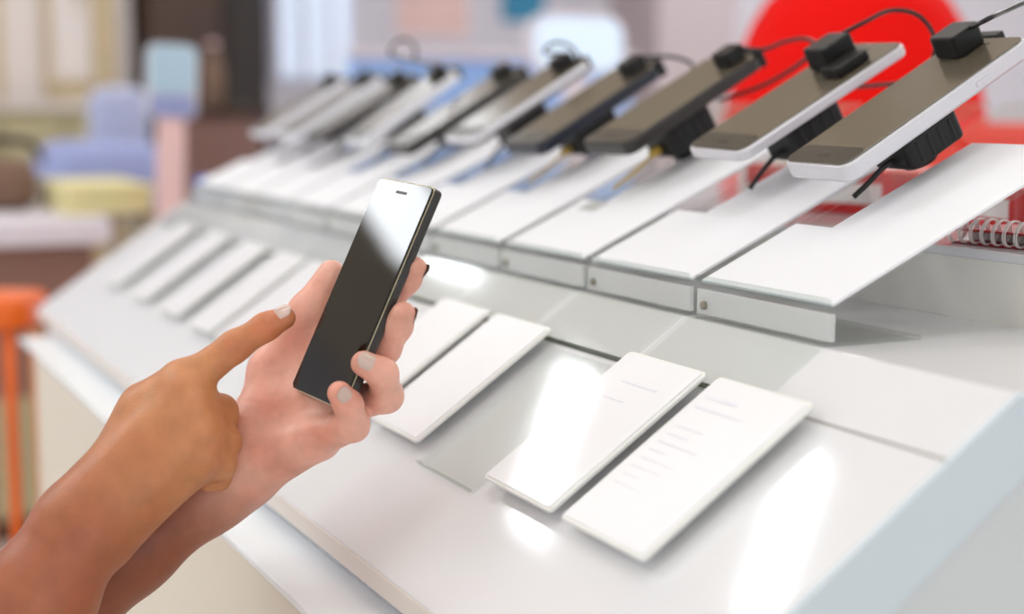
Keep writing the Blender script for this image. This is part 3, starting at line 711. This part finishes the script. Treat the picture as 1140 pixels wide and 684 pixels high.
def groove(g, pts, depth, width):
    for i in range(len(pts) - 1):
        a, b = cp(pts[i]), cp(pts[i + 1]); w = width / 1000
        sl, P = sub(np.minimum(a, b) - 4 * w, np.maximum(a, b) + 4 * w)
        if sl is None: continue
        ab = b - a; L2 = float(ab @ ab) + 1e-12
        px, py, pz = P[0] - a[0], P[1] - a[1], P[2] - a[2]
        tt = np.clip((px * ab[0] + py * ab[1] + pz * ab[2]) / L2, 0, 1)
        d2 = (px - tt * ab[0]) ** 2 + (py - tt * ab[1]) ** 2 + (pz - tt * ab[2]) ** 2
        g[sl] += (1.6 * depth / 1000 * np.exp(-d2 / w ** 2) * np.clip(4 * tt * (1 - tt) + 0.35, 0, 1)).astype(np.float32)

# ---- right hand, back of the hand to the camera, index finger out
R_INDEX = [(206, 428, .858, 11.2), (261, 386, .862, 8.7), (296, 364, .864, 7.6), (316, 354, .867, 6.7)]
R_MID = [(214, 449, .852, 11.3), (245, 459, .878, 9.8), (250, 488, .897, 8.6), (238, 503, .894, 7.5)]
R_RING = [(222, 478, .849, 11.0), (249, 493, .874, 9.2), (246, 516, .890, 8.2), (234, 522, .886, 7.2)]
R_PINK = [(222, 508, .849, 10.2), (245, 518, .867, 8.2), (243, 532, .880, 7.0), (231, 536, .874, 6.2)]
gR = grid()
RW = [(98, 566, .846), (106, 578, .845), (114, 588, .845), (122, 598, .846)]
for f_, wv in zip((R_INDEX, R_MID, R_RING, R_PINK), RW):
    cone(gR, wv, 15.5, f_[0][:3], f_[0][3], 0.010)
cone(gR, (98, 560, .852), 16, (164, 455, .876), 13.5, 0.012)          # thumb metacarpal
cone(gR, (130, 545, .856), 20, (200, 480, .866), 14, 0.010)           # palm
cone(gR, (150, 480, .866), 12, (205, 440, .868), 10, 0.010)
cone(gR, (200, 424, .863), 10.5, (160, 454, .868), 12.5, 0.010)
cone(gR, (142, 570, .853), 11, (216, 524, .859), 9.5, 0.010)           # first web
chain(gR, [(164, 455, .876, 13), (200, 462, .892, 10.5), (232, 476, .905, 9), (246, 486, .910, 7.5)], 0.006)
chain(gR, [(110, 565, .846, 22), (86, 592, .842, 24), (44, 664, .832, 29.5), (-30, 775, .815, 34), (-150, 940, .80, 42)], 0.012)
for f_ in (R_INDEX, R_MID, R_RING, R_PINK): chain(gR, f_, 0.0045, 0.007)
for x, y, d, r in ((204, 432, .848, 5.0), (216, 455, .842, 5.0), (226, 484, .840, 4.8), (228, 514, .842, 4.2)):
    cone(gR, (x, y, d), r, (x + 2, y + 2, d + .002), r, 0.009)        # knuckles
for (a, b) in (((206, 432, .848), (120, 560, .836)), ((214, 456, .842), (126, 568, .834)), ((222, 486, .840), (132, 580, .834))):
    cone(gR, a, 2.0, b, 2.0, 0.010)                                   # tendons
groove(gR, [(256, 377, .853), (261, 386, .851), (268, 396, .855)], 0.5, 1.1)
groove(gR, [(252, 380, .854), (257, 389, .852)], 0.35, 1.0)
groove(gR, [(291, 357, .857), (297, 366, .855)], 0.4, 0.9)
groove(gR, [(224, 456, .845), (236, 470, .856), (250, 482, .864), (260, 484, .872)], 2.0, 1.5)
groove(gR, [(222, 440, .853), (232, 446, .860), (240, 444, .868)], 0.9, 1.3)
groove(gR, [(232, 494, .845), (244, 508, .861), (256, 512, .868)], 0.7, 1.4)
groove(gR, [(218, 546, .862), (230, 541, .864), (242, 534, .868)], 2.2, 1.3)

# ---- left hand, palm to the camera, fingers round the phone
L_THUMB = [(294, 478, .904, 18), (304, 414, .917, 12.8), (341, 348, .914, 10.2), (369, 305, .917, 8.4)]
L_INDEX = [(394, 354, .900, 11.0), (430, 335, .875, 9.0), (453, 311, .867, 7.7), (462, 299, .862, 6.8)]
L_MID = [(388, 402, .889, 11.6), (428, 388, .868, 9.0), (443, 363, .859, 8.0), (449, 350, .853, 7.1)]
L_RING = [(372, 454, .888, 11.6), (430, 441, .863, 9.2), (426, 416, .846, 8.2), (405, 405, .8425, 7.2)]
L_PINK = [(354, 487, .882, 11.5), (393, 474, .858, 8.7), (388, 451, .846, 7.7), (378, 438, .8405, 6.8)]
gL = grid()
cone(gL, (262, 524, .905), 21, (290, 480, .903), 20, 0.012)
cone(gL, (270, 522, .902), 20, (354, 487, .886), 13.5, 0.012)            # hypothenar
cone(gL, (275, 515, .906), 18, (372, 452, .898), 13, 0.012)
cone(gL, (280, 505, .910), 18, (388, 402, .899), 12.5, 0.012)
cone(gL, (290, 490, .922), 17, (390, 354, .911), 11.5, 0.012)
cone(gL, (304, 414, .921), 12, (376, 372, .918), 11, 0.012)            # web of the thumb
chain(gL, L_THUMB, 0.007, 0.012)
for f_ in (L_INDEX, L_MID, L_RING, L_PINK): chain(gL, f_, 0.0045, 0.007)
chain(gL, [(262, 524, .905, 21.5), (232, 548, .906, 22.5), (146, 612, .905, 25), (40, 703, .900, 30), (-200, 905, .89, 42)], 0.012)
groove(gL, [(316, 370, .919), (332, 374, .918), (346, 380, .920)], 0.8, 1.1)
groove(gL, [(326, 352, .922), (338, 350, .920)], 0.4, 1.0)
groove(gL, [(300, 440, .895), (318, 462, .888), (330, 490, .880), (322, 512, .882)], 0.8, 1.3)
groove(gL, [(340, 488, .864), (356, 476, .862), (366, 462, .866)], 0.9, 1.2)
cone(gL, (304, 505, .889), 9, (340, 492, .878), 8, 0.010)
groove(gL, [(268, 446, .892), (290, 450, .888), (316, 446, .896)], 0.35, 0.9)
groove(gL, [(272, 492, .884), (284, 520, .882), (290, 545, .886)], 0.7, 1.3)
groove(gL, [(418, 428, .842), (432, 420, .843)], 0.4, 0.9)

def surface_nets(g):
    s = g < 0
    c = np.zeros(tuple(n - 1 for n in g.shape), np.uint8)
    for dx in (0, 1):
        for dy in (0, 1):
            for dz in (0, 1):
                c += s[dx:g.shape[0] - 1 + dx, dy:g.shape[1] - 1 + dy, dz:g.shape[2] - 1 + dz]
    idx = np.argwhere((c > 0) & (c < 8))
    vid = np.full(c.shape, -1, np.int64); vid[tuple(idx.T)] = np.arange(len(idx))
    acc = np.zeros((len(idx), 3)); cnt = np.zeros(len(idx))
    corners = [(a, b, d) for a in (0, 1) for b in (0, 1) for d in (0, 1)]
    for i, p in enumerate(corners):
        for q in corners[i + 1:]:
            if sum(abs(p[k] - q[k]) for k in range(3)) != 1: continue
            va = g[idx[:, 0] + p[0], idx[:, 1] + p[1], idx[:, 2] + p[2]]; vb = g[idx[:, 0] + q[0], idx[:, 1] + q[1], idx[:, 2] + q[2]]
            mk = (va < 0) != (vb < 0)
            tt = np.where(mk, va / np.where(mk, va - vb, 1), 0)
            pos = np.array(p) + tt[:, None] * (np.array(q) - np.array(p))
            acc[mk] += pos[mk]; cnt[mk] += 1
    V = LO + H_ * (idx + acc / cnt[:, None])
    F = []
    for ax in range(3):
        e = [slice(None)] * 3; e2 = [slice(None)] * 3
        e[ax] = slice(0, -1); e2[ax] = slice(1, None)
        a, b = s[tuple(e)], s[tuple(e2)]
        ed = np.argwhere(a != b); fl = a[tuple(ed.T)]
        o1, o2 = [(1, 2), (2, 0), (0, 1)][ax]
        def cell(d1, d2):
            q = ed.copy(); q[:, o1] -= d1; q[:, o2] -= d2; return q
        ok = (ed[:, o1] > 0) & (ed[:, o2] > 0) & (ed[:, o1] < c.shape[o1]) & (ed[:, o2] < c.shape[o2])
        qs = [cell(1, 1)[ok], cell(0, 1)[ok], cell(0, 0)[ok], cell(1, 0)[ok]]; fl = fl[ok]
        f = np.stack([vid[tuple(q.T)] for q in qs], 1)
        f[~fl] = f[~fl][:, ::-1]
        F.append(f)
    F = np.concatenate(F); F = F[(F >= 0).all(1)]
    return V, F

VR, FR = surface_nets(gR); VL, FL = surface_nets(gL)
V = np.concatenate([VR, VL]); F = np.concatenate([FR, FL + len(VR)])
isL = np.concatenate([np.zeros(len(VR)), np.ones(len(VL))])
# skin colour of each spot: pink palm and finger pads, tanned back of the hand, redder joints; left forearm darkened with painted shade
def near(pts, r):
    w = np.zeros(len(V))
    for p in pts:
        d = np.linalg.norm(V - cp(p), axis=1); w = np.maximum(w, np.exp(-(d / (r / 1000)) ** 2))
    return w
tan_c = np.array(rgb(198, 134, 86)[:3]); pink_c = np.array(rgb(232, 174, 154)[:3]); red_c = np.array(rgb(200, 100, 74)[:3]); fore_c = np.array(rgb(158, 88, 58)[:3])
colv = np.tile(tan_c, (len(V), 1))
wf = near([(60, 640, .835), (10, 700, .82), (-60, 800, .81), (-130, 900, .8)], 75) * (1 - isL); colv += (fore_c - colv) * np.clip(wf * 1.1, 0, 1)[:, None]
palm = np.clip(near([(290, 490, .9), (310, 420, .91), (345, 350, .92), (375, 305, .93), (350, 470, .88), (430, 430, .86), (385, 450, .85), (445, 365, .875), (458, 305, .89)], 42) * 1.35, 0, 1) * isL
colv = np.where(isL[:, None] > 0, np.array(rgb(142, 78, 52)[:3]), colv); colv += (pink_c - colv) * palm[:, None]  # left arm base is darker: the forearm's shade is put into its colour
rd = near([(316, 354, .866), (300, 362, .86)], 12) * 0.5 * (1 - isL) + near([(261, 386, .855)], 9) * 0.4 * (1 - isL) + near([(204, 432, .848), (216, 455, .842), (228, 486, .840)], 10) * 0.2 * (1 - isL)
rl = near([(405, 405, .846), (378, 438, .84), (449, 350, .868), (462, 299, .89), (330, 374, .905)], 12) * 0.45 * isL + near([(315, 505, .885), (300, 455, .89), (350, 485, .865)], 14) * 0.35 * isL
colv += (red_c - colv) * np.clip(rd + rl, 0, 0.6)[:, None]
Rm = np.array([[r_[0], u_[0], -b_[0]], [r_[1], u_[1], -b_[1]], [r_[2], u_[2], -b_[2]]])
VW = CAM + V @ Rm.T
me = bpy.data.meshes.new('person')
me.vertices.add(len(VW)); me.vertices.foreach_set('co', VW.astype(np.float32).ravel())
me.loops.add(F.size); me.loops.foreach_set('vertex_index', F.astype(np.int32).ravel())
me.polygons.add(len(F)); me.polygons.foreach_set('loop_start', np.arange(0, F.size, 4, dtype=np.int32))
me.update(calc_edges=True); me.validate()
me.polygons.foreach_set('use_smooth', [True] * len(me.polygons))
at_ = me.color_attributes.new('skin_tone_and_shade', 'FLOAT_COLOR', 'POINT')
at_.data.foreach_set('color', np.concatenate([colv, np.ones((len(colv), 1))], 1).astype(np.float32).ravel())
sk = bpy.data.materials.new('skin'); sk.use_nodes = True; nt = sk.node_tree; p = nt.nodes['Principled BSDF']
ca = nt.nodes.new('ShaderNodeVertexColor'); ca.layer_name = 'skin_tone_and_shade'
tc = nt.nodes.new('ShaderNodeTexCoord')
nz = nt.nodes.new('ShaderNodeTexNoise'); nz.inputs['Scale'].default_value = 90; nz.inputs['Detail'].default_value = 5
nt.links.new(tc.outputs['Object'], nz.inputs['Vector'])
mx = nt.nodes.new('ShaderNodeMix'); mx.data_type = 'RGBA'; mx.blend_type = 'MULTIPLY'; mx.inputs[0].default_value = 1
rp = nt.nodes.new('ShaderNodeMapRange'); rp.inputs[3].default_value = 0.76; rp.inputs[4].default_value = 1.2
nt.links.new(nz.outputs['Fac'], rp.inputs[0]); nt.links.new(ca.outputs['Color'], mx.inputs[6]); nt.links.new(rp.outputs[0], mx.inputs[7])
nb = nt.nodes.new('ShaderNodeTexNoise'); nb.inputs['Scale'].default_value = 38; nb.inputs['Detail'].default_value = 3
nt.links.new(tc.outputs['Object'], nb.inputs['Vector'])
rb = nt.nodes.new('ShaderNodeMapRange'); rb.inputs[1].default_value = 0.45; rb.inputs[2].default_value = 0.72; rb.inputs[4].default_value = 0.4
nt.links.new(nb.outputs['Fac'], rb.inputs[0])
mb = nt.nodes.new('ShaderNodeMix'); mb.data_type = 'RGBA'; mb.blend_type = 'MULTIPLY'; mb.inputs[7].default_value = (1.0, 0.72, 0.62, 1)   # ruddy blotches
nt.links.new(rb.outputs[0], mb.inputs[0]); nt.links.new(mx.outputs[2], mb.inputs[6])
nt.links.new(mb.outputs[2], p.inputs['Base Color'])
p.inputs['Roughness'].default_value = 0.42; p.inputs['Subsurface Weight'].default_value = 0.06
p.inputs['Subsurface Radius'].default_value = (1.0, 0.35, 0.2); p.inputs['Subsurface Scale'].default_value = 0.004
vz = nt.nodes.new('ShaderNodeTexVoronoi'); vz.inputs['Scale'].default_value = 900
nt.links.new(tc.outputs['Object'], vz.inputs['Vector'])
bp = nt.nodes.new('ShaderNodeBump'); bp.inputs['Strength'].default_value = 0.22; bp.inputs['Distance'].default_value = 0.0005
nt.links.new(vz.outputs['Distance'], bp.inputs['Height']); nt.links.new(bp.outputs['Normal'], p.inputs['Normal'])
me.materials.append(sk)
person = bpy.data.objects.new('person', me); COL.objects.link(person)
tag(person, 'person with bare forearms holding a black phone and pointing at it with one finger', 'person')
sm = person.modifiers.new('smooth', 'SMOOTH'); sm.factor = 0.5; sm.iterations = 2

def nail(tip, prev, normal_cam, ln, wd, mt, r, shift=0.0, lab=None):
    """curved nail plate on the fingertip; tip and prev are joints, normal in camera axes (right, up, away)."""
    a, b = cp(tip), cp(prev); ax = a - b; ax /= np.linalg.norm(ax)
    n = np.array(normal_cam, float); n -= ax * (n @ ax); n /= np.linalg.norm(n); s = np.cross(ax, n)
    bm = bmesh.new(); rows = []
    nu, nv = 10, 8
    for sgn, off in ((1, 0.00055), (-1, -0.0004)):
        rows = []
        for i in range(nu + 1):
            uu = i / nu; y = (uu - 0.55) * ln
            hw = wd / 2 * (1 - max(0, (uu - 0.72) / 0.28) ** 2.2 * 0.75) * (1 - max(0, (0.2 - uu) / 0.2) ** 2 * 0.35)
            row = []
            for j in range(nv + 1):
                q = (j / nv - 0.5) * 2; th = q * hw / (r / 1000)
                rad = r / 1000 + off * (1 - 0.5 * q * q)
                pt = a + ax * (y + shift) + n * (rad * math.cos(th) - 0.0004 * (uu - 0.5) ** 2 * 8) + s * rad * math.sin(th)
                row.append(bm.verts.new(Vector(CAM + Rm @ pt)))
            rows.append(row)
        for i in range(nu):
            for j in range(nv): bm.faces.new((rows[i][j], rows[i][j + 1], rows[i + 1][j + 1], rows[i + 1][j]))
    o = link('fingernail', bm, mt, person, smooth=True)
    if lab: o['label'] = lab
nail(R_INDEX[3], R_INDEX[2], (-0.1, 0.75, -0.65), 0.0138, 0.0112, 'nailp', 6.75, -0.0008, 'pearly pink nail of the pointing finger')
nail(L_RING[3], L_RING[2], (0.15, 0.35, -0.9), 0.0130, 0.0102, 'nail', 7.3, 0.0)
nail(L_PINK[3], L_PINK[2], (0.35, 0.15, -0.9), 0.0125, 0.0094, 'nail', 6.9, 0.0)
nail(L_MID[3], L_MID[2], (0.95, 0.3, -0.15), 0.0115, 0.009, 'nail', 7.2, 0.0)
nail(L_INDEX[3], L_INDEX[2], (0.8, 0.45, -0.4), 0.0105, 0.0088, 'naild', 6.8, 0.001, 'dark brown nail')
#PERSON_END

# ------------------------------------------------------------------ world light
w = bpy.data.worlds.new('shop_light'); sc.world = w; w.use_nodes = True
bg = w.node_tree.nodes['Background']; bg.inputs['Color'].default_value = (0.93, 0.97, 1.0, 1); bg.inputs['Strength'].default_value = 1.4
